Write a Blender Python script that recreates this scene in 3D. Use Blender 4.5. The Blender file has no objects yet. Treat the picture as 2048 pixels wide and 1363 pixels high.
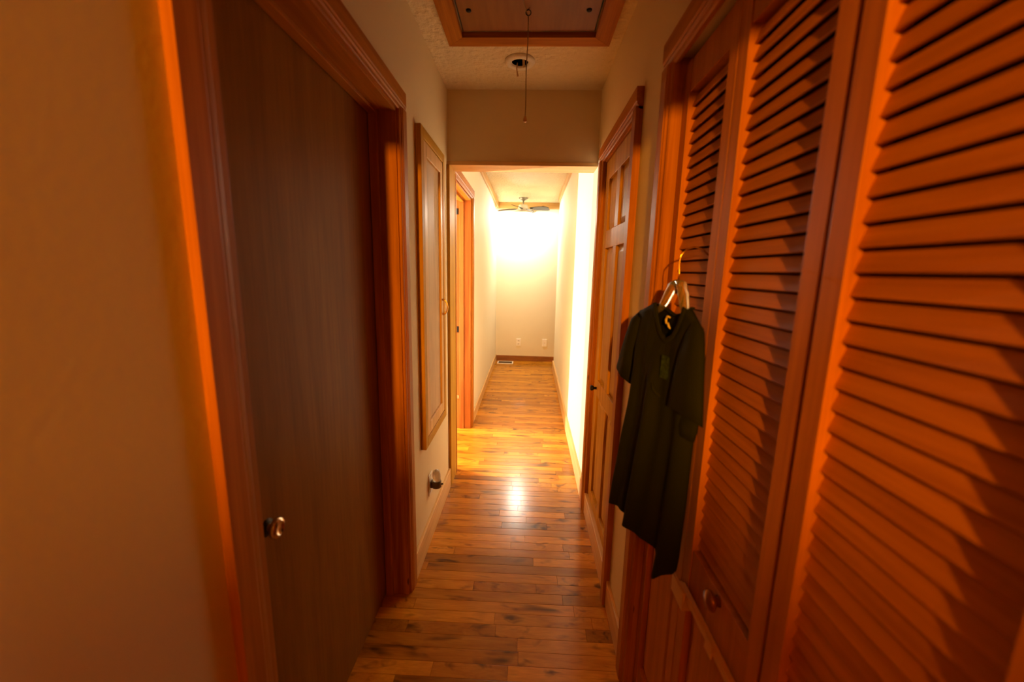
import bpy, bmesh, math, random
from mathutils import Vector, Matrix
random.seed(7)
S = bpy.context.scene
COL = S.collection
PI = math.pi

# ------------------------------------------------------------------ camera
cam = bpy.data.cameras.new('camera')
cam.sensor_fit = 'HORIZONTAL'; cam.sensor_width = 36.0; cam.lens = 14.0
cam.clip_start = 0.02
cam.dof.use_dof = True; cam.dof.focus_distance = 2.4; cam.dof.aperture_fstop = 2.0
camo = bpy.data.objects.new('camera', cam); COL.objects.link(camo)
H = 1.45
fpx = 796.44; vx, vy_ = 1057 - 1024, 541 - 681.5; roll = 0.021
Yc = Vector((vx, vy_, fpx)).normalized()
Lv = fpx * fpx / (-vy_ + vx * roll)
Zc = -Vector((-roll * Lv, Lv, fpx)).normalized()
Xc = Yc.cross(Zc)
Rm = Matrix((Xc, Yc, Zc))                       # camera (right, down, forward) -> room axes
right = Rm @ Vector((1, 0, 0)); up = Rm @ Vector((0, -1, 0)); back = Rm @ Vector((0, 0, -1))
m = Matrix((right, up, back)).transposed().to_4x4(); m.translation = (0, 0, H)
camo.matrix_world = m
S.camera = camo

# ------------------------------------------------------------------ world, exposure
w = bpy.data.worlds.new('world'); S.world = w; w.use_nodes = True
w.node_tree.nodes['Background'].inputs[0].default_value = (0.02, 0.018, 0.015, 1)
w.node_tree.nodes['Background'].inputs[1].default_value = 0.3
S.view_settings.view_transform = 'Standard'; S.view_settings.look = 'None'
S.view_settings.gamma = 1.0; S.view_settings.use_curve_mapping = False
S.view_settings.exposure = 0.0
S.cycles.use_denoising = True
S.cycles.max_bounces = 12; S.cycles.diffuse_bounces = 6; S.cycles.glossy_bounces = 4
S.cycles.sample_clamp_indirect = 6.0

FAN_W, SIDE_W, BACK_W = 60.0, 520.0, 620.0
FAN_C, SIDE_C, BACK_C = (1.0, 0.91, 0.76), (1.0, 0.95, 0.86), (1.0, 0.36, 0.012)

# ------------------------------------------------------------------ materials
MATS = {}
def newmat(name):
    mt = bpy.data.materials.new(name); mt.use_nodes = True
    nt = mt.node_tree
    b = nt.nodes['Principled BSDF']
    MATS[name] = mt
    return mt, nt, b
def N(nt, t, **kw):
    n = nt.nodes.new(t)
    for k, v in kw.items(): setattr(n, k, v)
    return n
def ramp(nt, fac, stops):
    r = N(nt, 'ShaderNodeValToRGB'); e = r.color_ramp.elements
    while len(e) > 1: e.remove(e[-1])
    e[0].position, e[0].color = stops[0][0], (*stops[0][1], 1)
    for p, c in stops[1:]:
        x = e.new(p); x.color = (*c, 1)
    nt.links.new(fac, r.inputs[0]); return r
def mixc(nt, fac, a, b, mode='MIX'):
    x = N(nt, 'ShaderNodeMix', data_type='RGBA', blend_type=mode)
    if isinstance(fac, float): x.inputs[0].default_value = fac
    else: nt.links.new(fac, x.inputs[0])
    for sock, v in ((x.inputs[6], a), (x.inputs[7], b)):
        if isinstance(v, tuple): sock.default_value = (*v, 1)
        else: nt.links.new(v, sock)
    return x.outputs[2]
def plain(name, col, rough=0.5, metal=0.0, spec=0.5, trans=0.0, ior=1.45, bump=0.0, bscale=200.0, vary=0.06):
    mt, nt, b = newmat(name)
    b.inputs['Roughness'].default_value = rough; b.inputs['Metallic'].default_value = metal
    b.inputs['Specular IOR Level'].default_value = spec
    b.inputs['Transmission Weight'].default_value = trans; b.inputs['IOR'].default_value = ior
    tc = N(nt, 'ShaderNodeTexCoord'); no = N(nt, 'ShaderNodeTexNoise')
    no.inputs['Scale'].default_value = bscale; no.inputs['Detail'].default_value = 3
    nt.links.new(tc.outputs['Object'], no.inputs['Vector'])
    r = ramp(nt, no.outputs[0], [(0.3, tuple(c * (1 - vary) for c in col)), (0.7, tuple(min(1, c * (1 + vary)) for c in col))])
    nt.links.new(r.outputs[0], b.inputs['Base Color'])
    if bump:
        bp = N(nt, 'ShaderNodeBump'); bp.inputs['Strength'].default_value = bump; bp.inputs['Distance'].default_value = 0.004
        nt.links.new(no.outputs[0], bp.inputs['Height']); nt.links.new(bp.outputs[0], b.inputs['Normal'])
    return mt
def plaster(name, col, scale=60.0, bump=0.25, dist=0.006, stain=0.06):
    mt, nt, b = newmat(name)
    b.inputs['Roughness'].default_value = 0.75; b.inputs['Specular IOR Level'].default_value = 0.25
    tc = N(nt, 'ShaderNodeTexCoord')
    n1 = N(nt, 'ShaderNodeTexNoise'); n1.inputs['Scale'].default_value = scale; n1.inputs['Detail'].default_value = 4
    n2 = N(nt, 'ShaderNodeTexNoise'); n2.inputs['Scale'].default_value = 3.0; n2.inputs['Detail'].default_value = 3
    for n in (n1, n2): nt.links.new(tc.outputs['Object'], n.inputs['Vector'])
    r = ramp(nt, n2.outputs[0], [(0.3, tuple(c * (1 - stain) for c in col)), (0.7, col)])
    nt.links.new(r.outputs[0], b.inputs['Base Color'])
    bp = N(nt, 'ShaderNodeBump'); bp.inputs['Strength'].default_value = bump; bp.inputs['Distance'].default_value = dist
    nt.links.new(n1.outputs[0], bp.inputs['Height']); nt.links.new(bp.outputs[0], b.inputs['Normal'])
    return mt
def wood(name, dark, light, axis='z', grain=26.0, stretch=14.0, rough=0.4, knots=0.0, knotcol=None, rnd=0.0, coat=0.0, contrast=0.5, streak=0.0, spec=0.5, bump=0.08):
    mt, nt, b = newmat(name)
    L = nt.links
    tc = N(nt, 'ShaderNodeTexCoord'); oi = N(nt, 'ShaderNodeObjectInfo')
    off = N(nt, 'ShaderNodeVectorMath', operation='SCALE'); off.inputs[0].default_value = (17.3, 9.1, 23.7)
    L.new(oi.outputs['Random'], off.inputs['Scale'])
    add = N(nt, 'ShaderNodeVectorMath', operation='ADD')
    L.new(tc.outputs['Object'], add.inputs[0]); L.new(off.outputs[0], add.inputs[1])
    def mapped(g, s):
        mp = N(nt, 'ShaderNodeMapping')
        sc = {'x': (g / s, g, g), 'y': (g, g / s, g), 'z': (g, g, g / s)}[axis]
        mp.inputs['Scale'].default_value = sc; L.new(add.outputs[0], mp.inputs[0]); return mp
    m1 = mapped(grain, stretch)
    n1 = N(nt, 'ShaderNodeTexNoise'); n1.inputs['Scale'].default_value = 1.0; n1.inputs['Detail'].default_value = 5; n1.inputs['Distortion'].default_value = 0.7
    L.new(m1.outputs[0], n1.inputs['Vector'])
    m2 = mapped(grain * 7, stretch * 2.2)
    n2 = N(nt, 'ShaderNodeTexNoise'); n2.inputs['Scale'].default_value = 1.0; n2.inputs['Detail'].default_value = 3
    L.new(m2.outputs[0], n2.inputs['Vector'])
    c = contrast * 0.35
    r = ramp(nt, n1.outputs[0], [(0.5 - c, dark), (0.5, tuple((a + d) / 2 for a, d in zip(dark, light))), (0.5 + c, light)])
    out = mixc(nt, n2.outputs[0], (0.72, 0.70, 0.66), (1.18, 1.16, 1.14))
    col = mixc(nt, 1.0, r.outputs[0], out, 'MULTIPLY')
    if rnd > 0:
        rr = ramp(nt, oi.outputs['Random'], [(0.0, (1 - rnd, 1 - rnd * 1.1, 1 - rnd * 1.15)), (0.35, (1, 1, 1)), (0.55, (1 - rnd * 0.55, 1 - rnd * 0.7, 1 - rnd * 0.8)), (0.8, (1 + rnd * 0.45, 1 + rnd * 0.5, 1 + rnd * 0.35)), (1.0, (1 - rnd * 0.3, 1 - rnd * 0.35, 1 - rnd * 0.4))])
        col = mixc(nt, 1.0, col, rr.outputs[0], 'MULTIPLY')
    kc = knotcol or tuple(d * 0.25 for d in dark)
    if streak > 0:
        m3 = mapped(grain * 0.9, stretch * 0.55)
        n3 = N(nt, 'ShaderNodeTexNoise'); n3.inputs['Scale'].default_value = 0.8; n3.inputs['Detail'].default_value = 2; n3.inputs['Distortion'].default_value = 0.4
        L.new(m3.outputs[0], n3.inputs['Vector'])
        r3 = ramp(nt, n3.outputs[0], [(0.66 - 0.07 * streak, (0, 0, 0)), (0.73, (0.8, 0.8, 0.8))])
        col = mixc(nt, r3.outputs[0], col, kc)
    if knots > 0:
        m4 = mapped(9.0, 2.6)
        vo = N(nt, 'ShaderNodeTexVoronoi'); vo.inputs['Scale'].default_value = 1.0
        L.new(m4.outputs[0], vo.inputs['Vector'])
        r4 = ramp(nt, vo.outputs['Distance'], [(0.05, (0.9, 0.9, 0.9)), (0.05 + 0.09 * knots, (0, 0, 0))])
        col = mixc(nt, r4.outputs[0], col, kc)
    L.new(col, b.inputs['Base Color'])
    b.inputs['Roughness'].default_value = rough; b.inputs['Specular IOR Level'].default_value = spec
    if coat: b.inputs['Coat Weight'].default_value = coat; b.inputs['Coat Roughness'].default_value = 0.12
    bp = N(nt, 'ShaderNodeBump'); bp.inputs['Strength'].default_value = bump; bp.inputs['Distance'].default_value = 0.002
    L.new(n2.outputs[0], bp.inputs['Height']); L.new(bp.outputs[0], b.inputs['Normal'])
    return mt

plaster('wall_paint', (0.78, 0.655, 0.42), 70, 0.12, 0.004, 0.03)
plaster('wall_paint_lit', (0.80, 0.735, 0.57), 70, 0.12, 0.004, 0.03)  # same paint as the near hall, with brighter light put into its colour
wood('low_bounce_wood', (0.10, 0.04, 0.012), (0.17, 0.075, 0.025), 'z', 10, 10, 0.6)  # dark wood put on unseen surfaces to soak up bounced lamp light
plaster('ceiling_texture', (0.82, 0.70, 0.47), 34, 1.0, 0.020, 0.10)
for ax in 'xyz':
    wood('casing_' + ax, (0.34, 0.115, 0.010), (0.54, 0.215, 0.022), ax, 24, 16, 0.5, knots=0.35, spec=0.15)
    wood('pine_' + ax, (0.62, 0.36, 0.13), (0.80, 0.54, 0.24), ax, 20, 18, 0.42, knots=0.7, knotcol=(0.22, 0.09, 0.02), contrast=0.8, spec=0.2)
    wood('closet_' + ax, (0.40, 0.130, 0.008), (0.56, 0.205, 0.014), ax, 30, 18, 0.46, spec=0.2)
    wood('panel_door_' + ax, (0.46, 0.235, 0.020), (0.62, 0.36, 0.045), ax, 26, 18, 0.5, spec=0.08)
wood('red_jamb', (0.36, 0.105, 0.018), (0.54, 0.185, 0.040), 'z', 22, 15, 0.45, knots=0.3, spec=0.25)
wood('luan', (0.20, 0.078, 0.007), (0.32, 0.140, 0.013), 'z', 13, 9, 0.45, contrast=0.9, spec=0.08)
wood('plank_oak', (0.44, 0.160, 0.010), (0.70, 0.325, 0.026), 'x', 30, 10, 0.20, knots=0.0, rnd=0.50, spec=0.32, contrast=0.95, streak=1.3, knotcol=(0.05, 0.016, 0.004))
wood('subfloor', (0.30, 0.12, 0.03), (0.42, 0.18, 0.05), 'x', 20, 10, 0.5)
wood('end_base', (0.20, 0.065, 0.014), (0.34, 0.125, 0.03), 'x', 14, 6, 0.4, knots=1.0)
wood('hatch_panel', (0.22, 0.080, 0.014), (0.30, 0.12, 0.024), 'y', 9, 6, 0.5, contrast=0.8)
wood('cabinet_panel', (0.46, 0.29, 0.13), (0.58, 0.39, 0.19), 'z', 16, 8, 0.55)
plain('brass', (0.80, 0.52, 0.18), 0.22, 1.0)
plain('nickel', (0.72, 0.66, 0.56), 0.2, 1.0)
plain('black_metal', (0.02, 0.02, 0.022), 0.4, 0.6)
plain('fan_metal', (0.30, 0.28, 0.24), 0.35, 0.8)
plain('fan_blade', (0.055, 0.048, 0.042), 0.5)
plain('white_plastic', (0.82, 0.78, 0.70), 0.35)
plain('outlet_white', (0.94, 0.92, 0.88), 0.3)
plain('socket_dark', (0.05, 0.04, 0.03), 0.5)
plain('brown_plastic', (0.10, 0.065, 0.03), 0.4)
plain('clear_plastic', (0.92, 0.88, 0.80), 0.06, 0.0, 0.5, 0.92, 1.46)
plain('frosted_plastic', (0.90, 0.86, 0.78), 0.25, 0.0, 0.5, 0.6, 1.45)
plain('opening_shade', (0.012, 0.010, 0.008), 0.9)  # near-black colour that paints in the shade of open holes
plain('cord_fibre', (0.42, 0.30, 0.17), 0.8)
plain('cord_tip', (0.78, 0.55, 0.32), 0.5)
plain('shirt_cotton', (0.015, 0.0175, 0.0055), 0.85, spec=0.15, bump=0.35, bscale=900, vary=0.15)
plain('shirt_print', (0.030, 0.055, 0.018), 0.85, spec=0.15, bscale=120, vary=0.6)
plain('label_tape', (0.75, 0.62, 0.40), 0.6)
plain('knob_wood', (0.34, 0.13, 0.03), 0.22, 0.55)
plain('amber_plastic', (0.85, 0.52, 0.17), 0.3, 0.0, 0.5, 0.35, 1.45)
plain('fabric_shade', (0.75, 0.62, 0.42), 0.8)
def emit(name, col, st):
    mt, nt, b = newmat(name)
    b.inputs['Base Color'].default_value = (*col, 1)
    b.inputs['Emission Color'].default_value = (*col, 1); b.inputs['Emission Strength'].default_value = st
    return mt
emit('lit_globe', (1.0, 0.85, 0.6), 14.0)
emit('lit_bulb', (1.0, 0.6, 0.25), 6.0)

# ------------------------------------------------------------------ mesh helpers
ORG = {}
def bx(bm, x0, x1, y0, y1, z0, z1, bev=0.0):
    mt = Matrix.Translation(((x0 + x1) / 2, (y0 + y1) / 2, (z0 + z1) / 2)) @ Matrix.Diagonal((abs(x1 - x0), abs(y1 - y0), abs(z1 - z0), 1))
    r = bmesh.ops.create_cube(bm, size=1, matrix=mt)
    if bev > 0:
        es = list({e for v in r['verts'] for e in v.link_edges})
        bmesh.ops.bevel(bm, geom=es, offset=bev, segments=2, profile=0.6, affect='EDGES')
def BM(): return bmesh.new()
def boxes(lst, bev=0.0):
    bm = BM()
    for b in lst: bx(bm, *b, bev=bev)
    return bm
def lathe(bm, prof, loc=(0, 0, 0), axis='z', seg=24):
    """prof: list of (radius, height) along the axis"""
    R_ = {'z': Matrix.Identity(3), 'x': Matrix(((0, 0, 1), (0, 1, 0), (-1, 0, 0))), 'y': Matrix(((1, 0, 0), (0, 0, 1), (0, -1, 0))), '-x': Matrix(((0, 0, -1), (0, 1, 0), (1, 0, 0)))}[axis]
    rings = []
    for r, h in prof:
        rings.append([bm.verts.new(Vector(loc) + R_ @ Vector((r * math.cos(2 * PI * i / seg), r * math.sin(2 * PI * i / seg), h))) for i in range(seg)])
    for a, b in zip(rings, rings[1:]):
        for i in range(seg):
            bm.faces.new((a[i], a[(i + 1) % seg], b[(i + 1) % seg], b[i]))
    for rg, fl in ((rings[0], True), (rings[-1], False)):
        try: bm.faces.new(rg[::-1] if fl else rg)
        except ValueError: pass
def tube(bm, pts, rad, seg=8, sx=1.0, caps=True):
    pts = [Vector(p) for p in pts]; rings = []
    rr = rad if isinstance(rad, (list, tuple)) else [rad] * len(pts)
    prev = None
    for i, p in enumerate(pts):
        t = (pts[min(i + 1, len(pts) - 1)] - pts[max(i - 1, 0)]).normalized()
        a = prev if prev is not None else (Vector((0, 0, 1)) if abs(t.z) < 0.9 else Vector((1, 0, 0)))
        a = (a - t * a.dot(t)).normalized(); prev = a; b = t.cross(a)
        rings.append([bm.verts.new(p + rr[i] * (math.cos(2 * PI * k / seg) * a * sx + math.sin(2 * PI * k / seg) * b)) for k in range(seg)])
    for a, b in zip(rings, rings[1:]):
        for k in range(seg): bm.faces.new((a[k], a[(k + 1) % seg], b[(k + 1) % seg], b[k]))
    if caps:
        bm.faces.new(rings[0][::-1]); bm.faces.new(rings[-1])
def prism(bm, poly, z0, z1):
    a = [bm.verts.new((x, y, z0)) for x, y in poly]; b = [bm.verts.new((x, y, z1)) for x, y in poly]
    n = len(poly)
    bm.faces.new(a[::-1]); bm.faces.new(b)
    for i in range(n): bm.faces.new((a[i], a[(i + 1) % n], b[(i + 1) % n], b[i]))
def extrude_y(bm, poly, y0, y1):
    """poly in (x, z)"""
    a = [bm.verts.new((x, y0, z)) for x, z in poly]; b = [bm.verts.new((x, y1, z)) for x, z in poly]
    n = len(poly)
    bm.faces.new(a); bm.faces.new(b[::-1])
    for i in range(n): bm.faces.new((a[(i + 1) % n], a[i], b[i], b[(i + 1) % n]))
def obj(name, bm, mat, parent=None, smooth=False, world=True):
    """one mesh object; vertices given in room coordinates are moved into the parent's frame"""
    o0 = ORG.get(parent.name, Vector()) if parent else Vector()
    if world and parent:
        bmesh.ops.translate(bm, verts=bm.verts, vec=-o0)
    bmesh.ops.recalc_face_normals(bm, faces=bm.faces)
    me = bpy.data.meshes.new(name); bm.to_mesh(me); bm.free()
    if isinstance(mat, str): mat = MATS[mat]
    me.materials.append(mat)
    if smooth:
        for p in me.polygons: p.use_smooth = True
    o = bpy.data.objects.new(name, me); COL.objects.link(o)
    if parent: o.parent = parent; ORG[o.name] = o0
    else: ORG[o.name] = Vector()
    return o
def smooth_angle(o, deg=40):
    me = o.data
    for p in me.polygons: p.use_smooth = True
    bm = bmesh.new(); bm.from_mesh(me)
    for e in bm.edges:
        if len(e.link_faces) == 2 and e.calc_face_angle(0) > math.radians(deg): e.smooth = False
    bm.to_mesh(me); bm.free()
def empty(name, loc):
    o = bpy.data.objects.new(name, None); COL.objects.link(o); o.location = loc; o.empty_display_size = 0.05
    ORG[o.name] = Vector(loc); return o
def thing(name, loc, label, cat, group=None):
    o = empty(name, loc); o['label'] = label; o['category'] = cat
    if group: o['group'] = group
    return o
def struct(o, label=None, cat=None):
    o['kind'] = 'structure'
    if label: o['label'] = label
    if cat: o['category'] = cat
    return o

# ------------------------------------------------------------------ dimensions
XL, XR, ZC = -0.50, 0.390, 2.47          # hall side walls, ceiling
YH0, YH1 = 2.50, 2.645                   # header wall over the opening
YE = 6.35                                # end wall
T = 0.115                                # wall thickness
D1 = (0.66, 1.57, 2.03)                  # flush door opening: y0, y1, head
D2 = (2.70, 3.50, 2.04)                  # side-room door opening
P6 = (1.615, 2.245, 2.03)                # panel door opening
BF = (-0.10, 1.20, 2.02)                 # folding closet doors opening

# ------------------------------------------------------------------ floor with planks
fl = struct(obj('floor', boxes([(-3.4, 2.6, -3.3, 6.5, -0.12, -0.014)]), 'subfloor'), 'orange oak strip floor laid across the hallway', 'floor')
pm = BM(); bx(pm, -0.5, 0.5, -0.028, 0.028, -0.014, 0.0, bev=0.0008)
pmesh = bpy.data.meshes.new('plank'); pm.to_mesh(pmesh); pm.free(); pmesh.materials.append(MATS['plank_oak'])
PW = 0.0572
y = 0.45; row = 0
while y < YE:
    xa, xb = -0.62, 0.44
    if D2[0] - 0.05 < y < D2[1] + 0.1: xa = -0.95
    if y > 5.7: xb = 1.1
    x = xa - random.uniform(0, 0.45)
    while x < xb:
        ln = random.choice((0.28, 0.40, 0.55, 0.70, 0.85, 1.0)) * random.uniform(0.9, 1.1)
        x0, x1 = max(x, xa), min(x + ln, xb)
        if x1 - x0 < 0.12 and x1 < xb: x1 = x0 + 0.16
        if xb - x1 < 0.12: x1 = xb
        if x1 - x0 > 0.02:
            p = bpy.data.objects.new('plank', pmesh); COL.objects.link(p)
            p.parent = fl; p.location = ((x0 + x1) / 2, y + PW / 2, random.uniform(-0.0004, 0.0))
            p.scale = (x1 - x0 - 0.0008, 1, 1)
        x = x1
    y += PW; row += 1

# ------------------------------------------------------------------ ceiling (with the hatch hole)
HX0, HX1, HY0, HY1 = -0.318, 0.262, 0.62, 1.938
struct(obj('ceiling', boxes([(-3.4, HX0, -0.45, 6.5, ZC, ZC + 0.1), (HX1, 2.6, -0.45, 6.5, ZC, ZC + 0.1), (HX0, HX1, -0.45, HY0, ZC, ZC + 0.1), (HX0, HX1, HY1, 6.5, ZC, ZC + 0.1)]), 'ceiling_texture'))
struct(obj('ceiling_bedroom', boxes([(-2.7, 2.6, -3.3, -0.45, ZC, ZC + 0.1)]), 'low_bounce_wood'))  # unseen ceiling made dark to keep bounced light out of the hall

# ------------------------------------------------------------------ walls
def wall(name, lst, mat='wall_paint'): return struct(obj(name, boxes(lst), mat))
wall('wall_left', [(XL - T, XL, -0.45, D1[0], 0, ZC), (XL - T, XL, D1[0], D1[1], D1[2], ZC), (XL - T, XL, D1[1], YH1, 0, ZC)])
wall('wall_left_passage', [(XL - T, XL, YH1, D2[0], 0, ZC), (XL - T, XL, D2[0], D2[1], D2[2], ZC), (XL - T, XL, D2[1], YE, 0, ZC)], 'wall_paint_lit')
wall('wall_right', [(XR, XR + T, -0.45, BF[0], 0, ZC), (XR, XR + T, BF[0], BF[1], BF[2], ZC), (XR, XR + T, BF[1], P6[0], 0, ZC),
                    (XR, XR + T, P6[0], P6[1], P6[2], ZC), (XR, XR + T, P6[1], YH1, 0, ZC)])
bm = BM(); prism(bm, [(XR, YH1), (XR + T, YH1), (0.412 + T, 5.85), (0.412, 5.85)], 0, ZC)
struct(obj('wall_right_passage', bm, 'wall_paint_lit'))
wall('wall_header', [(XL, XR, YH0, YH1, 2.08, ZC)])
wall('wall_end', [(XL - T, 2.6, YE, YE + 0.1, 0, ZC)], 'wall_paint_lit')
wall('wall_alcove', [(1.6, 1.7, 4.5, YE, 0, ZC), (0.412 + T, 1.6, 4.5, 4.6, 0, ZC)])
wall('wall_closet', [(1.05, 1.12, -0.45, 2.4, 0, ZC), (XR + T, 1.05, 2.33, 2.4, 0, ZC), (XR + T, 1.05, 1.38, 1.44, 0, ZC)], 'low_bounce_wood')  # closet interior set dark to hide lamp light leaking through the slats
wall('wall_back', [(-2.6, XL - T, -0.45, -0.35, 0, ZC), (XR + T, 2.6, -0.45, -0.35, 0, ZC), (XL - T, XR + T, -0.45, -0.35, 1.925, ZC)])
wall('wall_bedroom', [(-2.7, -2.6, -3.2, -0.35, 0, ZC), (2.5, 2.6, -3.2, -0.35, 0, ZC), (-2.7, 2.6, -3.3, -3.2, 0, ZC)], 'low_bounce_wood')
wall('wall_side_room', [(-3.3, -3.2, 2.0, 5.1, 0, ZC), (-3.2, XL - T, 2.0, 2.1, 0, ZC), (-3.2, XL - T, 5.0, 5.1, 0, ZC)])
wall('wall_first_room', [(-1.6, -1.5, 0.3, 1.95, 0, ZC), (-1.5, XL - T, 0.25, 0.35, 0, ZC), (-1.5, XL - T, 1.85, 1.95, 0, ZC)])

# ------------------------------------------------------------------ baseboards and trims
struct(obj('baseboard_left', boxes([(XL, XL + 0.015, 1.632, 2.470, 0, 0.132)], 0.003), 'pine_y'))
struct(obj('baseboard_left_passage', boxes([(XL, XL + 0.013, D2[1] + 0.075, YE, 0, 0.10)], 0.003), 'pine_y'))
struct(obj('baseboard_right', boxes([(XR - 0.014, XR, 1.268, 1.548, 0, 0.125)], 0.003), 'pine_y'))
bm = BM(); prism(bm, [(XR - 0.018, 2.318), (XR, 2.318), (0.412, 5.85), (0.394, 5.85)], 0, 0.13)
struct(obj('baseboard_right_passage', bm, 'pine_y'))
struct(obj('baseboard_end', boxes([(XL, 1.6, YE - 0.016, YE, 0, 0.085)], 0.002), 'end_base'))
struct(obj('trim_1', boxes([(XL, XR, YH0 - 0.008, YH1 + 0.008, 2.058, 2.08)], 0.002), 'pine_x'))          # header soffit board
struct(obj('trim_2', boxes([(XL, XL + 0.018, 2.472, YH1 + 0.008, 0, 2.058)], 0.002), 'panel_door_z'))            # side board of the opening
bm = BM(); bx(bm, XL, XL + 0.022, YH1, YE - 0.02, ZC - 0.085, ZC, 0.005); struct(obj('trim_3', bm, 'pine_y'))
bm = BM(); prism(bm, [(XR - 0.020, YH1), (XR, YH1), (0.412, 5.85), (0.392, 5.85)], ZC - 0.075, ZC); struct(obj('trim_4', bm, 'pine_y'))
struct(obj('trim_5', boxes([(XL + 0.022, 1.6, YE - 0.02, YE, ZC - 0.092, ZC)], 0.003), 'pine_x'))           # board along top of end wall

# ------------------------------------------------------------------ door 1: flush brown door on the left
d1 = struct(empty('door_1', (XL, 1.1, 0)), 'flush brown wooden door with round nickel knob, set deep in its frame', 'door')
y0, y1, zh = D1
XF = XL - 0.10
obj('door_leaf', boxes([(XF - 0.036, XF, y0 + 0.022, y1 - 0.022, 0.008, zh - 0.022)], 0.002), 'luan', d1)
obj('jamb', boxes([(XL - T - 0.03, XL, y0, y0 + 0.018, 0, zh)], 0.001), 'casing_z', d1)
obj('jamb', boxes([(XL - T - 0.03, XL, y1 - 0.018, y1, 0, zh)], 0.001), 'casing_z', d1)
obj('jamb', boxes([(XL - T - 0.03, XL, y0 + 0.018, y1 - 0.018, zh - 0.018, zh)], 0.001), 'casing_y', d1)
obj('door_stop', boxes([(XF + 0.002, XF + 0.034, y1 - 0.030, y1 - 0.018, 0, zh - 0.018)], 0.002), 'casing_z', d1)
obj('door_stop', boxes([(XF + 0.002, XF + 0.034, y0 + 0.018, y0 + 0.030, 0, zh - 0.018)], 0.002), 'casing_z', d1)
obj('door_stop', boxes([(XF + 0.002, XF + 0.034, y0 + 0.030, y1 - 0.030, zh - 0.030, zh - 0.018)], 0.002), 'casing_y', d1)
def casing_leg(par, ya, yb, z1, xw, xf, inner):
    """moulded casing board on a side wall; xw wall face, xf proud face, inner = +1 when the opening lies toward +y"""
    bm = BM(); s = 1 if xf > xw else -1
    th = abs(xf - xw)
    prof = [(0, 0), (0, th), (0.62, th), (0.68, th * 0.86), (0.76, th * 0.86), (0.82, th * 0.66), (0.94, th * 0.60), (1.0, th * 0.45), (1.0, 0)]
    pts = []
    for t_, h in prof:
        yy = ya + (yb - ya) * t_ if inner > 0 else yb - (yb - ya) * t_
        pts.append((xw + s * h, yy))
    prism(bm, pts, 0, z1)
    return obj('casing', bm, 'casing_z', par)
def casing_head(par, ya, yb, z0, z1, xw, xf):
    bm = BM(); s = 1 if xf > xw else -1; th = abs(xf - xw)
    prof = [(1, 0), (1, th), (0.38, th), (0.32, th * 0.86), (0.24, th * 0.86), (0.18, th * 0.66), (0.06, th * 0.60), (0, th * 0.45), (0, 0)]
    extrude_y(bm, [(xw + s * h, z0 + (z1 - z0) * t_) for t_, h in prof], ya, yb)
    return obj('casing', bm, 'casing_y', par)
casing_leg(d1, 0.578, 0.652, zh + 0.005, XL, XL + 0.018, 1)
casing_leg(d1, y1 - 0.008, y1 + 0.060, zh + 0.005, XL, XL + 0.018, -1)
casing_head(d1, 0.578, y1 + 0.060, zh - 0.006, zh + 0.068, XL, XL + 0.018)
bm = BM(); lathe(bm, [(0.010, 0.003), (0.009, 0.013), (0.015, 0.016), (0.0235, 0.020), (0.0255, 0.026), (0.022, 0.032), (0.016, 0.0335), (0.012, 0.030), (0.004, 0.030), (0.0, 0.030)], (XF, 0.824, 0.842), 'x', 28)
kn = obj('knob', bm, 'nickel', d1, smooth=True); smooth_angle(kn, 50)
bm = BM(); lathe(bm, [(0.021, 0), (0.021, 0.003), (0.013, 0.006), (0, 0.006)], (XF, 0.824, 0.842), 'x', 28); obj('rose', bm, 'black_metal', kn, smooth=True)

# ------------------------------------------------------------------ door 2: side-room doorway with leaf standing open
d2 = struct(empty('door_2', (XL, 3.1, 0)), 'orange wooden doorway in the bright passage, its door swung open into the side room', 'door')
y0, y1, zh = D2
obj('jamb', boxes([(XL - T - 0.02, XL + 0.002, y1 - 0.020, y1, 0, zh)], 0.001), 'red_jamb', d2)
obj('jamb', boxes([(XL - T - 0.02, XL + 0.002, y0, y0 + 0.020, 0, zh)], 0.001), 'red_jamb', d2)
obj('jamb', boxes([(XL - T - 0.02, XL + 0.002, y0 + 0.020, y1 - 0.020, zh - 0.020, zh)], 0.001), 'casing_y', d2)
obj('door_stop', boxes([(XL - T + 0.020, XL - T + 0.056, y1 - 0.033, y1 - 0.020, 0, zh - 0.02)], 0.002), 'red_jamb', d2)
obj('door_stop', boxes([(XL - T + 0.020, XL - T + 0.056, y0 + 0.020, y1 - 0.033, zh - 0.033, zh - 0.02)], 0.002), 'casing_y', d2)
casing_leg(d2, y1 - 0.006, y1 + 0.068, zh + 0.004, XL, XL + 0.020, -1)
casing_leg(d2, YH1 + 0.010, y0 + 0.006, zh + 0.004, XL, XL + 0.020, 1)
casing_head(d2, YH1 + 0.010, y1 + 0.068, zh - 0.006, zh + 0.070, XL, XL + 0.020)
lf = obj('door_leaf', boxes([(XL - T - 0.77, XL - T - 0.024, y1 - 0.006, y1 + 0.028, 0.012, zh - 0.055)], 0.002), 'red_jamb', d2)
for zz, h_ in ((0.925, 0.055), (0.30, 0.03), (1.93, 0.05)):
    bm = BM(); bx(bm, XL - T - 0.030, XL - T + 0.012, y1 - 0.0235, y1 - 0.020, zz - h_ / 2, zz + h_ / 2)
    tube(bm, [(XL - T - 0.024, y1 - 0.024, zz - h_ / 2), (XL - T - 0.024, y1 - 0.024, zz + h_ / 2)], 0.006)
    obj('hinge', bm, 'black_metal' if zz > 0.5 else 'nickel', d2)

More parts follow.
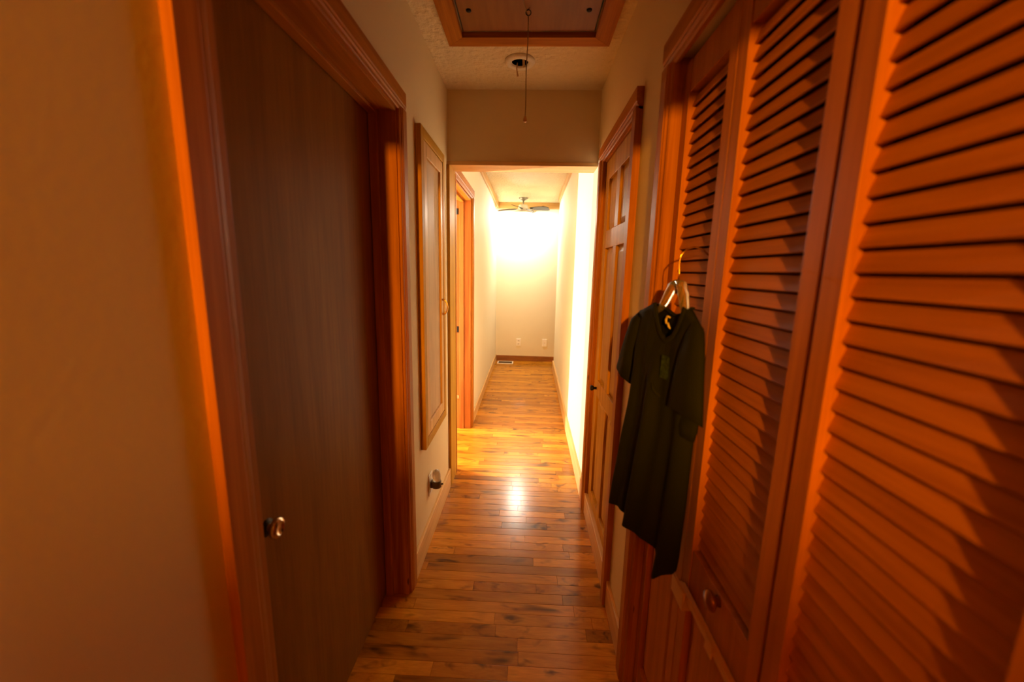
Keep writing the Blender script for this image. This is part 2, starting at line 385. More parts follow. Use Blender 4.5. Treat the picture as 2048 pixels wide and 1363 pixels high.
# ------------------------------------------------------------------ door 3: panelled linen closet door on the right
d3 = struct(empty('door_3', (XR, 1.93, 0)), 'narrow six-panel pine closet door with small dark knob, beside the folding louvre doors', 'door')
y0, y1, zh = P6
xl = XR + 0.006                                           # leaf face
bm = BM()
st = 0.085
py = [(y0 + 0.016, y0 + 0.016 + st), (1.885, 1.955), (y1 - 0.016 - st, y1 - 0.016)]
pz = [(0.135, 0.20), (0.775, 0.865), (1.572, 1.660), (1.915, 2.012)]
for a, b in (py[0], py[2]): bx(bm, xl, xl + 0.034, a, b, 0.135, 2.012, 0.002)
for a, b in pz: bx(bm, xl, xl + 0.034, py[0][1], py[2][0], a, b, 0.002)
for (za, zb) in zip([p[1] for p in pz[:-1]], [p[0] for p in pz[1:]]): bx(bm, xl, xl + 0.034, py[1][0], py[1][1], za, zb, 0.002)
leaf3 = obj('door_leaf', bm, 'panel_door_z', d3)
for (za, zb) in zip([p[1] for p in pz[:-1]], [p[0] for p in pz[1:]]):
    for (ya, yb) in ((py[0][1], py[1][0]), (py[1][1], py[2][0])):
        bm = BM(); g = 0.030
        o_ = [(ya, za), (yb, za), (yb, zb), (ya, zb)]
        i_ = [(ya + g, za + g), (yb - g, za + g), (yb - g, zb - g), (ya + g, zb - g)]
        A = [bm.verts.new((xl + 0.016, a, b)) for a, b in o_]; B = [bm.verts.new((xl + 0.007, a, b)) for a, b in i_]
        C_ = [bm.verts.new((xl + 0.026, a, b)) for a, b in o_]
        bm.faces.new(B); bm.faces.new(C_[::-1])
        for k in range(4):
            bm.faces.new((A[k], A[(k + 1) % 4], B[(k + 1) % 4], B[k])); bm.faces.new((C_[k], C_[(k + 1) % 4], A[(k + 1) % 4], A[k]))
        obj('panel', bm, 'panel_door_z', leaf3)
bm = BM(); lathe(bm, [(0.008, 0), (0.007, 0.012), (0.012, 0.018), (0.0155, 0.026), (0.013, 0.033), (0.006, 0.036), (0, 0.036)], (xl, 2.155, 0.815), '-x', 16)
obj('knob', bm, 'black_metal', leaf3, smooth=True)
obj('jamb', boxes([(XR, XR + T, y1 - 0.014, y1, 0, zh)]), 'casing_z', d3)
obj('jamb', boxes([(XR, XR + T, y0, y0 + 0.014, 0, zh)]), 'casing_z', d3)
obj('jamb', boxes([(XR, XR + T, y0 + 0.014, y1 - 0.014, zh - 0.014, zh)]), 'casing_y', d3)
casing_leg(d3, 1.548, 1.622, zh + 0.002, XR, XR - 0.026, 1)
casing_leg(d3, y1 - 0.006, y1 + 0.068, zh + 0.002, XR, XR - 0.026, -1)
casing_head(d3, 1.548, y1 + 0.068, zh - 0.008, zh + 0.066, XR, XR - 0.026)
obj('sill_board', boxes([(XR - 0.013, XR + 0.03, y0 + 0.008, y1 - 0.008, 0, 0.13)], 0.003), 'pine_y', d3)

# ------------------------------------------------------------------ door 4: folding louvre closet doors on the right
d4 = struct(empty('door_4', (XR, 0.55, 0)), 'reddish brown folding closet doors with louvre slats over solid lower panels', 'door')
y0, y1, zh = BF
XB = 0.407                                                # face of the leaves
casing_leg(d4, y1 - 0.002, y1 + 0.068, zh - 0.006, XR, XR - 0.025, -1)
casing_head(d4, y0 - 0.10, y1 + 0.068, zh - 0.014, zh + 0.062, XR, XR - 0.025)
obj('jamb', boxes([(XR, XR + T, y1 - 0.001, y1 + 0.016, 0, zh)]), 'casing_z', d4)
obj('jamb', boxes([(XR, XR + T, y0 - 0.016, y0, 0, zh)]), 'casing_z', d4)
obj('jamb', boxes([(XR + 0.04, XR + T, y0, y1, zh - 0.004, zh)]), 'casing_y', d4)
ZB, ZM0, ZM1, ZT0, ZT1 = 0.02, 0.70, 0.805, 1.918, 1.998
PITCH = 0.0305
def slat_mesh(w_):
    bm = BM()
    # cross-section (x, z): bottom front lip -> top back, rounded
    poly = [(0.0110, 0.0008), (0.0120, -0.0006), (0.0150, -0.0008), (0.0168, 0.0008), (0.0282, 0.0237), (0.0275, 0.0260), (0.0230, 0.0266), (0.0194, 0.0252)]
    extrude_y(bm, poly, -w_ / 2, w_ / 2)
    bmesh.ops.recalc_face_normals(bm, faces=bm.faces)
    me = bpy.data.meshes.new('slat'); bm.to_mesh(me); bm.free(); me.materials.append(MATS['closet_y']); return me
BND = [1.196, 0.902, 0.578, 0.254, -0.070]
for li, (b1, b0) in enumerate(zip(BND[:-1], BND[1:])):
    a, b = b0 + (0.0055 if li in (1,) else 0.0016), b1 - (0.0055 if li in (2,) else 0.0016)
    s_ = 0.038; XQ = XB - (0.003 if li == 2 else 0.0)
    bm = BM()
    bx(bm, XQ, XQ + 0.034, a, a + s_, ZB, ZT1, 0.0015); bx(bm, XQ, XQ + 0.034, b - s_, b, ZB, ZT1, 0.0015)
    bx(bm, XQ + 0.002, XQ + 0.032, a + s_, b - s_, ZT0, ZT1, 0.002)
    bx(bm, XQ + 0.002, XQ + 0.032, a + s_, b - s_, ZM0, ZM1, 0.002)
    bx(bm, XQ + 0.002, XQ + 0.032, a + s_, b - s_, ZB, 0.14, 0.002)
    lfo = obj('bifold_leaf', bm, 'closet_z', d4)
    bm = BM(); g = 0.035; o_ = [(a + s_, 0.14), (b - s_, 0.14), (b - s_, ZM0), (a + s_, ZM0)]; i_ = [(a + s_ + g, 0.14 + g), (b - s_ - g, 0.14 + g), (b - s_ - g, ZM0 - g), (a + s_ + g, ZM0 - g)]
    A = [bm.verts.new((XQ + 0.018, p, q)) for p, q in o_]; B = [bm.verts.new((XQ + 0.008, p, q)) for p, q in i_]; C_ = [bm.verts.new((XQ + 0.028, p, q)) for p, q in o_]
    bm.faces.new(B); bm.faces.new(C_[::-1])
    for k in range(4):
        bm.faces.new((A[k], A[(k + 1) % 4], B[(k + 1) % 4], B[k])); bm.faces.new((C_[k], C_[(k + 1) % 4], A[(k + 1) % 4], A[k]))
    obj('panel', bm, 'closet_z', lfo)
    sm = slat_mesh(b - a - 2 * s_ + 0.004)
    z_ = ZT0 - 0.0345
    while z_ > ZM1 - 0.012:
        so = bpy.data.objects.new('slat', sm); COL.objects.link(so); so.parent = lfo
        so.location = Vector((XQ, (a + b) / 2, z_)) - ORG[d4.name]
        z_ -= PITCH
    if li in (1, 2):
        bm = BM(); lathe(bm, [(0.012, 0), (0.010, 0.006), (0.015, 0.010), (0.0215, 0.015), (0.0220, 0.020), (0.018, 0.024), (0.0, 0.0255)], (XQ + 0.002, (a + b) / 2 - 0.012, 0.79 if li == 1 else 0.755), '-x', 24)
        obj('knob', bm, 'knob_wood', lfo, smooth=True)

# ------------------------------------------------------------------ clear slide latch on the closet doors
lt = thing('slide_latch', (XB, 0.86, 0.69), 'clear plastic slide latch bar fixed across the louvred closet doors', 'latch')
obj('bar', boxes([(XB - 0.018, XB - 0.006, 0.30, 0.868, 0.697, 0.714)], 0.002), 'amber_plastic', lt)
obj('bracket', boxes([(XB - 0.026, XB - 0.019, 0.828, 0.898, 0.668, 0.716), (XB - 0.019, XB, 0.830, 0.896, 0.668, 0.694)], 0.002), 'amber_plastic', lt)
obj('catch', boxes([(XB - 0.022, XB - 0.019, 0.690, 0.720, 0.690, 0.720)], 0.001), 'amber_plastic', lt)

# ------------------------------------------------------------------ framed cabinet door on the left wall
cb = thing('wall_cabinet', (XL, 2.05, 0.57), 'tall framed cabinet with a flat tan door and brass pull on the plaster wall', 'cabinet')
CY0, CY1, CZ0, CZ1 = 1.806, 2.292, 0.575, 2.058
fw = 0.046; xf = XL + 0.026
bm = BM(); bx(bm, XL, xf, CY0, CY0 + fw, CZ0, CZ1, 0.003); obj('frame_board', bm, 'panel_door_z', cb)
bm = BM(); bx(bm, XL, xf, CY1 - fw, CY1, CZ0, CZ1, 0.003); obj('frame_board', bm, 'panel_door_z', cb)
bm = BM(); bx(bm, XL, xf, CY0 + fw, CY1 - fw, CZ1 - fw, CZ1, 0.003); obj('frame_board', bm, 'panel_door_y', cb)
bm = BM(); bx(bm, XL, xf, CY0 + fw, CY1 - fw, CZ0, CZ0 + fw, 0.003); obj('frame_board', bm, 'panel_door_y', cb)
a, b, c, d = CY0 + fw + 0.006, CY1 - fw - 0.004, CZ0 + fw + 0.005, CZ1 - fw - 0.005
bm = BM(); s_ = 0.050; x0_, x1_ = XL + 0.004, XL + 0.024
bx(bm, x0_, x1_, a, a + s_, c, d, 0.003); bx(bm, x0_, x1_, b - s_, b, c, d, 0.003)
bx(bm, x0_, x1_, a + s_, b - s_, d - s_ - 0.01, d, 0.003); bx(bm, x0_, x1_, a + s_, b - s_, c, c + s_ + 0.01, 0.003)
cd = obj('door', bm, 'pine_z', cb)
obj('panel', boxes([(x0_, x0_ + 0.009, a + s_ - 0.004, b - s_ + 0.004, c + s_, d - s_)]), 'cabinet_panel', cd)
hy, hz = b - 0.022, 1.240
bm = BM(); tube(bm, [(x1_, hy, hz - 0.040), (x1_ + 0.014, hy, hz - 0.038), (x1_ + 0.024, hy, hz - 0.022), (x1_ + 0.027, hy, hz), (x1_ + 0.024, hy, hz + 0.022), (x1_ + 0.014, hy, hz + 0.038), (x1_, hy, hz + 0.040)], [0.007, 0.0045, 0.0045, 0.005, 0.0045, 0.0045, 0.007], 10)
obj('handle', bm, 'brass', cd, smooth=True)

# ------------------------------------------------------------------ outlet with night light under the cabinet
ot = thing('wall_outlet', (XL, 1.965, 0.31), 'low wall outlet plate behind the plugged-in night light, below the cabinet', 'outlet')
obj('plate', boxes([(XL, XL + 0.005, 1.930, 2.000, 0.252, 0.367)], 0.002), 'white_plastic', ot)
obj('socket', boxes([(XL + 0.005, XL + 0.007, 1.948, 1.982, 0.268, 0.298)], 0.001), 'white_plastic', ot)
nl = thing('night_light', (XL + 0.006, 1.965, 0.325), 'small plug-in night light with clear cover and brown base', 'night light')
bm = BM(); lathe(bm, [(0.024, 0), (0.026, 0.004), (0.026, 0.034), (0.023, 0.038), (0, 0.038)], (XL + 0.036, 1.965, 0.290), 'z', 20)
bx(bm, XL + 0.007, XL + 0.036, 1.945, 1.985, 0.292, 0.326, 0.003)
tube(bm, [(XL + 0.055, 1.965, 0.308), (XL + 0.072, 1.965, 0.310)], [0.006, 0.004], 8)
smooth_angle(obj('base', bm, 'brown_plastic', nl), 40)
bm = BM(); lathe(bm, [(0.022, 0), (0.023, 0.020), (0.022, 0.042), (0.017, 0.055), (0.008, 0.061), (0, 0.062)], (XL + 0.036, 1.965, 0.3285), 'z', 20)
obj('cover', bm, 'frosted_plastic', nl, smooth=True)

# ------------------------------------------------------------------ attic hatch with pull cord
ah = thing('attic_hatch', (-0.028, 1.28, ZC), 'wooden attic hatch with mitred frame and hanging pull cord', 'hatch')
FX0, FX1, FY0, FY1 = -0.388, 0.334, 0.55, 2.008
zf0, zf1 = ZC - 0.022, ZC
def quadboard(pts):
    bm = BM(); A = [bm.verts.new((p, q, zf0)) for p, q in pts]; B = [bm.verts.new((p, q, zf1)) for p, q in pts]
    bm.faces.new(A[::-1]); bm.faces.new(B)
    for k in range(4): bm.faces.new((A[k], A[(k + 1) % 4], B[(k + 1) % 4], B[k]))
    return bm
e = 0.0008
obj('frame_board', quadboard([(FX0 + e, FY1), (FX1 - e, FY1), (HX1 - e, HY1), (HX0 + e, HY1)]), 'casing_x', ah)
obj('frame_board', quadboard([(FX0 + e, FY0), (FX1 - e, FY0), (HX1 - e, HY0), (HX0 + e, HY0)]), 'casing_x', ah)
obj('frame_board', quadboard([(FX0, FY0 + e), (HX0, HY0 + e), (HX0, HY1 - e), (FX0, FY1 - e)]), 'casing_y', ah)
obj('frame_board', quadboard([(FX1, FY0 + e), (HX1, HY0 + e), (HX1, HY1 - e), (FX1, FY1 - e)]), 'casing_y', ah)
hp = obj('hatch_panel', boxes([(HX0 + 0.008, HX1 - 0.008, HY0 + 0.008, HY1 - 0.014, ZC - 0.004, ZC + 0.012)], 0.002), 'hatch_panel', ah)
for bxx in (-0.267, 0.211):
    bm = BM(); lathe(bm, [(0.011, 0), (0.010, -0.004), (0.006, -0.0065), (0, -0.007)], (bxx, 1.782, ZC - 0.004), 'z', 14); obj('bolt', bm, 'black_metal', hp, smooth=True)
bm = BM(); tube(bm, [(-0.028 + 0.010 * math.cos(t * PI / 8), 1.778, ZC - 0.016 + 0.010 * math.sin(t * PI / 8)) for t in range(-5, 14)], 0.002, 6); obj('eye_screw', bm, 'black_metal', hp, smooth=True)
pc = []
for i in range(15):
    t = i / 14; pc.append((-0.028 - 0.004 * t + 0.0012 * math.sin(t * 9), 1.778, ZC - 0.026 - t * 0.378))
bm = BM(); tube(bm, pc, 0.0021, 6)
tube(bm, [(-0.028, 1.778, ZC - 0.026), (-0.034, 1.776, ZC - 0.018), (-0.044, 1.74, ZC - 0.010), (-0.050, 1.70, ZC - 0.006)], 0.0016, 6)
co = obj('pull_cord', bm, 'cord_fibre', ah, smooth=True)
bm = BM(); lathe(bm, [(0.002, 0.016), (0.005, 0.012), (0.0075, 0.003), (0.0085, -0.004), (0.007, -0.008), (0, -0.009)], (pc[-1][0], 1.778, pc[-1][2] - 0.004), 'z', 14); obj('cord_end', bm, 'cord_tip', co, smooth=True)

# ------------------------------------------------------------------ bare ceiling light base
cl = thing('ceiling_light_base', (-0.07, 2.18, ZC), 'round white ceiling light base left open with bracket and loose wire', 'ceiling light')
bm = BM(); lathe(bm, [(0.074, 0.0), (0.074, -0.006), (0.068, -0.013), (0.056, -0.016), (0.045, -0.013), (0.041, -0.006), (0.041, -0.001)], (-0.07, 2.18, ZC), 'z', 40)
o = obj('ring', bm, 'white_plastic', cl, smooth=True)
bm = BM(); lathe(bm, [(0.042, -0.004), (0.0, -0.004)], (-0.07, 2.18, ZC), 'z', 30); obj('box_opening', bm, 'opening_shade', cl)  # flat black disc paints the shade inside the open box
obj('bracket', boxes([(-0.058, -0.046, 2.140, 2.220, ZC - 0.012, ZC - 0.008)], 0.001), 'nickel', cl)
bm = BM(); tube(bm, [(-0.083, 2.185, ZC - 0.006), (-0.086, 2.188, ZC - 0.03), (-0.083, 2.190, ZC - 0.052), (-0.080, 2.190, ZC - 0.066)], [0.003, 0.003, 0.0045, 0.0055], 8); obj('wire', bm, 'cord_tip', cl, smooth=True)

# ------------------------------------------------------------------ ceiling fan with light
fx, fy = -0.10, 5.95
fan = thing('ceiling_fan', (fx, fy, ZC), 'small ceiling fan with lit globe hanging before the end wall', 'ceiling fan')
bm = BM(); lathe(bm, [(0.066, 0), (0.066, -0.006), (0.052, -0.026), (0.022, -0.040), (0.016, -0.044)], (fx, fy, ZC), 'z', 24); obj('canopy', bm, 'fan_metal', fan, smooth=True)
bm = BM(); tube(bm, [(fx, fy, ZC - 0.04), (fx, fy, ZC - 0.10)], 0.011, 12); obj('downrod', bm, 'fan_metal', fan, smooth=True)
bm = BM(); lathe(bm, [(0.018, 0), (0.055, -0.010), (0.072, -0.030), (0.072, -0.058), (0.050, -0.072), (0.040, -0.080)], (fx, fy, ZC - 0.085), 'z', 28); smooth_angle(obj('motor', bm, 'white_plastic', fan), 45)
for k in range(4):
    ang = math.radians(-18 + 90 * k)
    bm = BM(); R0, R1, nb = 0.105, 0.385, 8
    top, bot = [], []
    for i in range(nb + 1):
        t = i / nb; r = R0 + (R1 - R0) * t
        hw = 0.030 + 0.026 * math.sin(min(1, t * 1.25) * PI / 2) - (0.020 if i == nb else 0)
        dz = -0.012 * t * t
        for sgn, lst in ((1, top), (-1, bot)):
            lst.append((r, sgn * hw, dz - sgn * hw * 0.32))
    ring = top + bot[::-1]
    va = [bm.verts.new((x, yq, z + 0.003)) for x, yq, z in ring]; vb = [bm.verts.new((x, yq, z - 0.003)) for x, yq, z in ring]
    n = len(ring)
    for i in range(nb):
        j = n - 1 - i
        bm.faces.new((va[i], va[i + 1], va[j - 1], va[j])); bm.faces.new((vb[j], vb[j - 1], vb[i + 1], vb[i]))
    for i in range(n): bm.faces.new((va[i], vb[i], vb[(i + 1) % n], va[(i + 1) % n]))
    Mx = Matrix.Translation((fx, fy, ZC - 0.150)) @ Matrix.Rotation(ang, 4, 'Z')
    bmesh.ops.transform(bm, matrix=Mx, verts=bm.verts)
    bl = obj('blade', bm, 'fan_blade', fan)
    bm = BM(); bx(bm, 0.055, 0.135, -0.013, 0.013, -0.012, -0.005, 0.002); bmesh.ops.transform(bm, matrix=Mx, verts=bm.verts)
    obj('blade_bracket', bm, 'fan_metal', bl)
bm = BM(); lathe(bm, [(0.024, 0.0), (0.060, -0.006), (0.105, -0.024), (0.130, -0.048), (0.127, -0.048), (0.102, -0.027), (0.058, -0.010), (0.020, -0.004)], (fx, fy, ZC - 0.162), 'z', 28); obj('light_dish', bm, 'white_plastic', fan, smooth=True)
bm = BM(); lathe(bm, [(0.020, 0.0), (0.034, -0.006), (0.044, -0.018), (0.038, -0.032), (0.020, -0.040), (0.0, -0.042)], (fx, fy, ZC - 0.170), 'z', 24); obj('light_globe', bm, 'lit_globe', fan, smooth=True)
def bulb(name, loc, col, watts, rad, parent):
    L = bpy.data.lights.new(name, 'POINT'); L.color = col; L.energy = watts; L.shadow_soft_size = rad
    o = bpy.data.objects.new(name, L); COL.objects.link(o); o.parent = parent; o.location = Vector(loc) - ORG[parent.name]; return o
bulb('globe_light', (fx, fy, ZC - 0.234), FAN_C, FAN_W, 0.018, fan)

# ------------------------------------------------------------------ outlets and floor register at the end wall
def end_outlet(x, label, sockets):
    t = thing('wall_outlet', (x, YE, 0.308), label, 'outlet', None)
    obj('plate', boxes([(x - 0.037, x + 0.037, YE - 0.010, YE, 0.248, 0.368)], 0.003), 'outlet_white', t)
    for zz in sockets:
        bm = BM(); bx(bm, x - 0.017, x + 0.017, YE - 0.013, YE - 0.010, zz - 0.014, zz + 0.014, 0.0008)
        s = obj('socket', bm, 'white_plastic', t)
        for dx in (-0.007, 0.007):
            obj('slot', boxes([(x + dx - 0.0015, x + dx + 0.002, YE - 0.0136, YE - 0.013, zz - 0.008, zz + 0.008)]), 'socket_dark', s)
    return t
end_outlet(-0.13, 'white two-socket outlet on the end wall, above the floor register', (0.334, 0.282))
t = end_outlet(0.29, 'plain white cover plate on the end wall, farther from the floor register', ())
obj('screw', boxes([(0.286, 0.294, YE - 0.012, YE - 0.010, 0.304, 0.312)]), 'nickel', t)
rg = thing('floor_register', (-0.33, 6.18, 0), 'metal floor register with slats near the end wall', 'floor vent')
obj('frame', boxes([(-0.455, -0.205, 6.10, 6.118, 0, 0.007), (-0.455, -0.205, 6.252, 6.27, 0, 0.007), (-0.455, -0.437, 6.118, 6.252, 0, 0.007), (-0.223, -0.205, 6.118, 6.252, 0, 0.007)], 0.001), 'white_plastic', rg)
obj('duct_opening', boxes([(-0.437, -0.223, 6.118, 6.252, 0, 0.001)]), 'opening_shade', rg)  # black sheet paints the shade down the duct
for k in range(6):
    yy = 6.130 + k * 0.022; obj('slat', boxes([(-0.437, -0.223, yy, yy + 0.007, 0.001, 0.005)]), 'brown_plastic', rg)

# ------------------------------------------------------------------ shirt on its hanger, hooked on the louvres
SA = Vector((0.380, 0.79)); SB = Vector((0.305, 1.25)); SD = (SB - SA).normalized(); SN = Vector((-SD.y, SD.x))   # SN points into the hall
def sp(u, z, dep=0.0):
    p = SA + SD * u + SN * dep; return Vector((p.x, p.y, z))
def lerp(tab, x):
    if x <= tab[0][0]: return tab[0][1]
    for (a, fa), (b, fb) in zip(tab, tab[1:]):
        if x <= b:
            t = (x - a) / (b - a); t = t * t * (3 - 2 * t) * 0.5 + t * 0.5; return fa + (fb - fa) * t
    return tab[-1][1]
sh = thing('t_shirt', tuple(sp(0.18, 0.74)), 'dark green short-sleeved t-shirt hanging on a clear hanger from the louvre doors', 'shirt')
NEAR = [(0.70, 0.074), (0.80, 0.062), (0.95, 0.056), (1.08, 0.054), (1.24, 0.060), (1.34, 0.060)]
FARE = [(0.70, 0.441), (0.80, 0.428), (0.935, 0.402), (1.12, 0.366), (1.20, 0.360), (1.34, 0.372)]
TOPF = [(0.0, 1.322), (0.06, 1.336), (0.117, 1.374), (0.124, 1.356), (0.136, 1.327), (0.158, 1.300), (0.181, 1.289), (0.206, 1.299), (0.229, 1.322), (0.246, 1.352), (0.256, 1.374), (0.349, 1.347), (0.375, 1.325)]
TOPB = [(0.0, 1.322), (0.06, 1.336), (0.117, 1.374), (0.140, 1.360), (0.185, 1.350), (0.232, 1.360), (0.256, 1.374), (0.349, 1.347), (0.375, 1.325)]
HEM = [(0.05, 0.765), (0.076, 0.735), (0.100, 0.700), (0.118, 0.694), (0.130, 0.735), (0.142, 0.758), (0.171, 0.765), (0.230, 0.764), (0.266, 0.750), (0.324, 0.760), (0.38, 0.742), (0.438, 0.725)]
NS, NT = 56, 44
def shirt_depth(s, z, front):
    t = max(0.0, min(1.0, (1.30 - z) / 0.56))
    base = (0.030 + 0.012 * t) * (max(0.0, math.sin(PI * s)) ** 0.55)
    rip = (0.004 + 0.015 * t) * (math.sin(2 * PI * (2.6 * s + 0.10 * t) + 0.6) + 0.45 * math.sin(2 * PI * (5.3 * s - 0.2 * t)))
    env = max(0.0, math.sin(PI * min(1, max(0, s)))) ** 0.4
    if front: return base + rip * env
    return -0.35 * base + 0.5 * rip * env
bm = BM()
def sheet(front):
    top = TOPF if front else TOPB
    g = []
    for j in range(NT + 1):
        rowv = []
        for i in range(NS + 1):
            s = i / NS
            u0 = 0.060 + (0.372 - 0.060) * s
            zt = lerp(top, u0)
            u1 = lerp(NEAR, 0.74) + (lerp(FARE, 0.74) - lerp(NEAR, 0.74)) * s
            zb = lerp(HEM, u1) + (0 if front else 0.012)
            t = j / NT
            z = zt + (zb - zt) * t
            ua, ub = lerp(NEAR, z), lerp(FARE, z)
            k = min(1, t * 5); u = u0 * (1 - k) + (ua + (ub - ua) * s) * k
            d_ = shirt_depth(s, z, front) * min(1, 0.25 + t * 4)
            rowv.append(sp(u, z, d_ + (0.004 if front else -0.004)))
        g.append(rowv)
    return g
F, Bk = sheet(True), sheet(False)
vf = [[bm.verts.new(p) for p in r] for r in F]; vb = [[bm.verts.new(p) for p in r] for r in Bk]
for V in (vf, vb):
    for j in range(NT):
        for i in range(NS): bm.faces.new((V[j][i], V[j][i + 1], V[j + 1][i + 1], V[j + 1][i]))
for j in range(NT):
    for i in (0, NS): bm.faces.new((vf[j][i], vf[j + 1][i], vb[j + 1][i], vb[j][i]))
for i in range(NS):                                                     # shoulder seams, neck stays open
    u0 = 0.060 + 0.312 * (i + 0.5) / NS
    if not 0.117 < u0 < 0.256: bm.faces.new((vf[0][i], vf[0][i + 1], vb[0][i + 1], vb[0][i]))
body = obj('shirt_body', bm, 'shirt_cotton', sh, smooth=True)
def sleeve(axis_pts, halfw, dep, tilt, seed):
    """axis_pts (u, z, depth); an open flattened tube with a tilted cuff"""
    bm = BM(); seg = 28; rings = []
    n = len(axis_pts)
    for i, (u, z, dd) in enumerate(axis_pts):
        t = i / (n - 1); rg_ = []
        a0 = axis_pts[max(0, i - 1)]; a1 = axis_pts[min(n - 1, i + 1)]
        du, dz = a1[0] - a0[0], a1[1] - a0[1]; L_ = math.hypot(du, dz); du, dz = du / L_, dz / L_
        nu, nz = -dz, du                                                # across the sleeve
        for k in range(seg):
            th = 2 * PI * k / seg
            wv = 1 + 0.10 * t * math.sin(3 * th + seed) + 0.05 * t * math.sin(7 * th)
            cx = math.cos(th) * halfw[i]; cy = math.sin(th) * dep[i] * wv
            drop = tilt * t * math.sin(th)
            rg_.append(bm.verts.new(sp(u + nu * cx + du * drop, z + nz * cx + dz * drop, dd + cy)))
        rings.append(rg_)
    for a, b in zip(rings, rings[1:]):
        for k in range(seg): bm.faces.new((a[k], a[(k + 1) % seg], b[(k + 1) % seg], b[k]))
    inner = [bm.verts.new(v.co.lerp(sum((q.co for q in rings[-1]), Vector()) / seg, 0.04)) for v in rings[-1]]
    deep = [bm.verts.new(v.co.lerp(sum((q.co for q in rings[-2]), Vector()) / seg, 0.10)) for v in rings[-2]]
    for a, b in ((rings[-1], inner), (inner, deep)):
        for k in range(seg): bm.faces.new((a[k], a[(k + 1) % seg], b[(k + 1) % seg], b[k]))
    return obj('sleeve', bm, 'shirt_cotton', sh, smooth=True)
sleeve([(0.086, 1.344, 0.004), (0.070, 1.324, 0.010), (0.060, 1.282, 0.018), (0.055, 1.235, 0.023), (0.052, 1.190, 0.025), (0.051, 1.146, 0.026)],
       [0.014, 0.028, 0.040, 0.049, 0.056, 0.061], [0.008, 0.015, 0.018, 0.019, 0.020, 0.022], -0.012, 0.5)
sleeve([(0.066, 1.170, 0.006), (0.068, 1.140, 0.007), (0.070, 1.115, 0.008), (0.072, 1.092, 0.008)],
       [0.030, 0.036, 0.036, 0.030], [0.010, 0.014, 0.016, 0.014], -0.004, 2.5)
sleeve([(0.345, 1.332, 0.004), (0.360, 1.310, 0.006), (0.378, 1.264, 0.008), (0.397, 1.207, 0.010), (0.417, 1.142, 0.010)],
       [0.016, 0.028, 0.036, 0.043, 0.052], [0.010, 0.018, 0.020, 0.020, 0.022], -0.010, 1.9)
def neckpts(top, front):
    r = []
    for i in range(22):
        u = 0.117 + (0.256 - 0.117) * i / 21; s = (u - 0.060) / 0.312
        r.append(sp(u, lerp(top, u) + 0.001, (0.006 if front else -0.006) + 0.25 * shirt_depth(s, lerp(top, u), front)))
    return r
bm = BM(); tube(bm, neckpts(TOPF, True), 0.0075, 8, 0.5); tube(bm, neckpts(TOPB, False), 0.0065, 8, 0.5)
obj('neck_band', bm, 'shirt_cotton', sh, smooth=True)
bm = BM()
lp = [(0.192, 1.345), (0.204, 1.347), (0.210, 1.338), (0.207, 1.328), (0.199, 1.330), (0.193, 1.322), (0.186, 1.318)]
tube(bm, [sp(u, z, 0.002) for u, z in lp], [0.002, 0.0028, 0.003, 0.003, 0.003, 0.0028, 0.001], 6); obj('size_label', bm, 'label_tape', sh, smooth=True)
# faint chest print and tucked knot
bm = BM(); g = []
for j in range(7):
    rr_ = []
    for i in range(7):
        u = 0.128 + 0.032 * i / 6; z = 1.205 + 0.055 * j / 6; s = (u - lerp(NEAR, z)) / (lerp(FARE, z) - lerp(NEAR, z))
        rr_.append(bm.verts.new(sp(u, z, shirt_depth(s, z, True) + 0.0065)))
    g.append(rr_)
for j in range(6):
    for i in range(6): bm.faces.new((g[j][i], g[j][i + 1], g[j + 1][i + 1], g[j + 1][i]))
obj('chest_print', bm, 'shirt_print', sh, smooth=True)
bm = BM(); kp = [(0.176, 1.187), (0.172, 1.172), (0.165, 1.163), (0.152, 1.158)]
tube(bm, [sp(u, z, shirt_depth((u - 0.056) / 0.31, z, True) + 0.006) for u, z in kp], [0.002, 0.005, 0.005, 0.002], 8); obj('fold_tuck', bm, 'shirt_cotton', sh, smooth=True)

hg = thing('clothes_hanger', tuple(sp(0.175, 1.42)), 'clear plastic clothes hanger with metal hook holding the dark shirt', 'hanger')
bm = BM()
arm1 = [(0.172, 1.428), (0.190, 1.424), (0.207, 1.404), (0.226, 1.380), (0.246, 1.362), (0.275, 1.348), (0.310, 1.332)]
arm2 = [(0.172, 1.428), (0.156, 1.424), (0.145, 1.404), (0.136, 1.378), (0.127, 1.360), (0.116, 1.344), (0.104, 1.330)]
for arm in (arm1, arm2):
    tube(bm, [sp(u, z, 0.0) for u, z in arm], [0.010, 0.012, 0.012, 0.011, 0.008, 0.006, 0.005], 12, 1.0)
obj('arms', bm, 'clear_plastic', hg, smooth=True)
bm = BM()
q0 = sp(0.175, 1.420); q1 = sp(0.172, 1.452); q2 = sp(0.176, 1.474); q3 = sp(0.172, 1.492)
tube(bm, [q0, q1, q2, q3, q3 + Vector((0.012, 0.002, 0.014)), q3 + Vector((0.030, 0.004, 0.020)), q3 + Vector((0.050, 0.006, 0.016)), q3 + Vector((0.066, 0.006, 0.002))], 0.0019, 8)
obj('hook', bm, 'brass', hg, smooth=True)
bm = BM(); tube(bm, [sp(0.175, 1.405, 0.002), sp(0.175, 1.436, 0.002)], 0.0045, 10); obj('hook_ferrule', bm, 'nickel', hg, smooth=True)

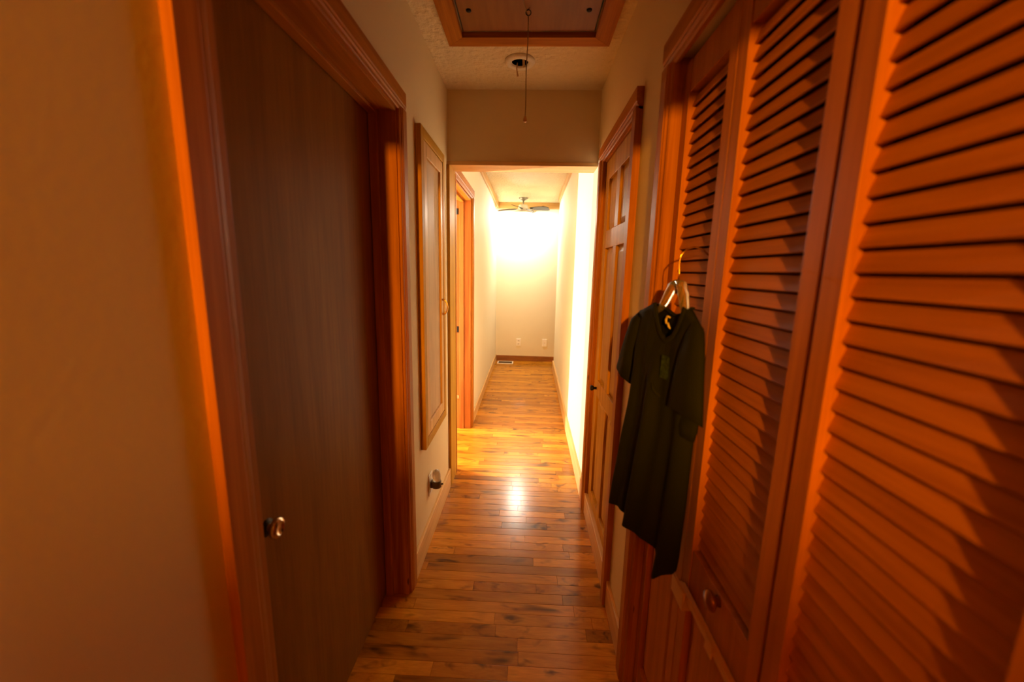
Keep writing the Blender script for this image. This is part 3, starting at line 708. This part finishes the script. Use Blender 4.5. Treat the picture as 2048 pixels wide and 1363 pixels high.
# ------------------------------------------------------------------ lamps that light the place from outside the view
def table_lamp(loc, label, col, watts, bulbmat, stem):
    x, y_, z = loc
    t = thing('table_lamp', loc, label, 'lamp')
    bm = BM(); lathe(bm, [(0.07, 0), (0.07, 0.010), (0.03, 0.018), (0.014, 0.026), (0.014, stem - 0.01), (0.02, stem), (0, stem)], loc, 'z', 24); obj('base', bm, 'fan_metal', t, smooth=True)
    bm = BM(); lathe(bm, [(0.012, 0), (0.018, 0.02), (0.030, 0.05), (0.024, 0.078), (0, 0.086)], (x, y_, z + stem), 'z', 16)
    obj('bulb', bm, bulbmat, t, smooth=True)
    bulb('bulb_light', (x, y_, z + stem + 0.112), col, watts, 0.035, t)
    return t
WY, WZ = -2.60, 1.828  # unseen cupboard added; its front top edge cuts lamp light low down
wd = thing('light_blocker', (-0.2, WY, 0), 'unseen wooden cupboard added behind the hallway to block low lamp light', 'light_blocker')
obj('body', boxes([(-0.75, 0.35, WY - 0.10, WY + 0.47, 0.05, WZ - 0.03)], 0.004), 'closet_z', wd)
obj('top', boxes([(-0.78, 0.38, WY - 0.12, WY + 0.50, WZ - 0.03, WZ)], 0.004), 'closet_x', wd)
for xx in (-0.74, -0.19):
    dd = obj('door', boxes([(xx, xx + 0.53, WY + 0.47, WY + 0.49, 0.10, WZ - 0.06)], 0.003), 'closet_z', wd)
    obj('knob', boxes([(xx + (0.49 if xx < -0.5 else 0.02), xx + (0.51 if xx < -0.5 else 0.04), WY + 0.49, WY + 0.515, 0.95, 0.97)], 0.003), 'brass', dd)
for xx in (-0.72, 0.28):
    for yy in (WY - 0.08, WY + 0.40): obj('foot', boxes([(xx, xx + 0.05, yy, yy + 0.05, 0, 0.05)]), 'closet_z', wd)
table_lamp((-0.29, WY, WZ), 'bare-bulb lamp standing on the added light-blocking cupboard', BACK_C, BACK_W, 'lit_bulb', 0.030)
st_ = thing('side_table', (-2.35, 3.36, 0), 'small wooden table in the side room under a lamp', 'table')
obj('table_top', boxes([(-2.60, -2.10, 3.12, 3.60, 0.62, 0.65)], 0.004), 'closet_x', st_)
for xx in (-2.58, -2.16):
    for yy in (3.14, 3.54): obj('leg', boxes([(xx, xx + 0.04, yy, yy + 0.04, 0, 0.62)]), 'closet_z', st_)
table_lamp((-2.35, 3.34, 0.65), 'lit lamp standing on the small side room table', SIDE_C, SIDE_W, 'lit_globe', 0.18)
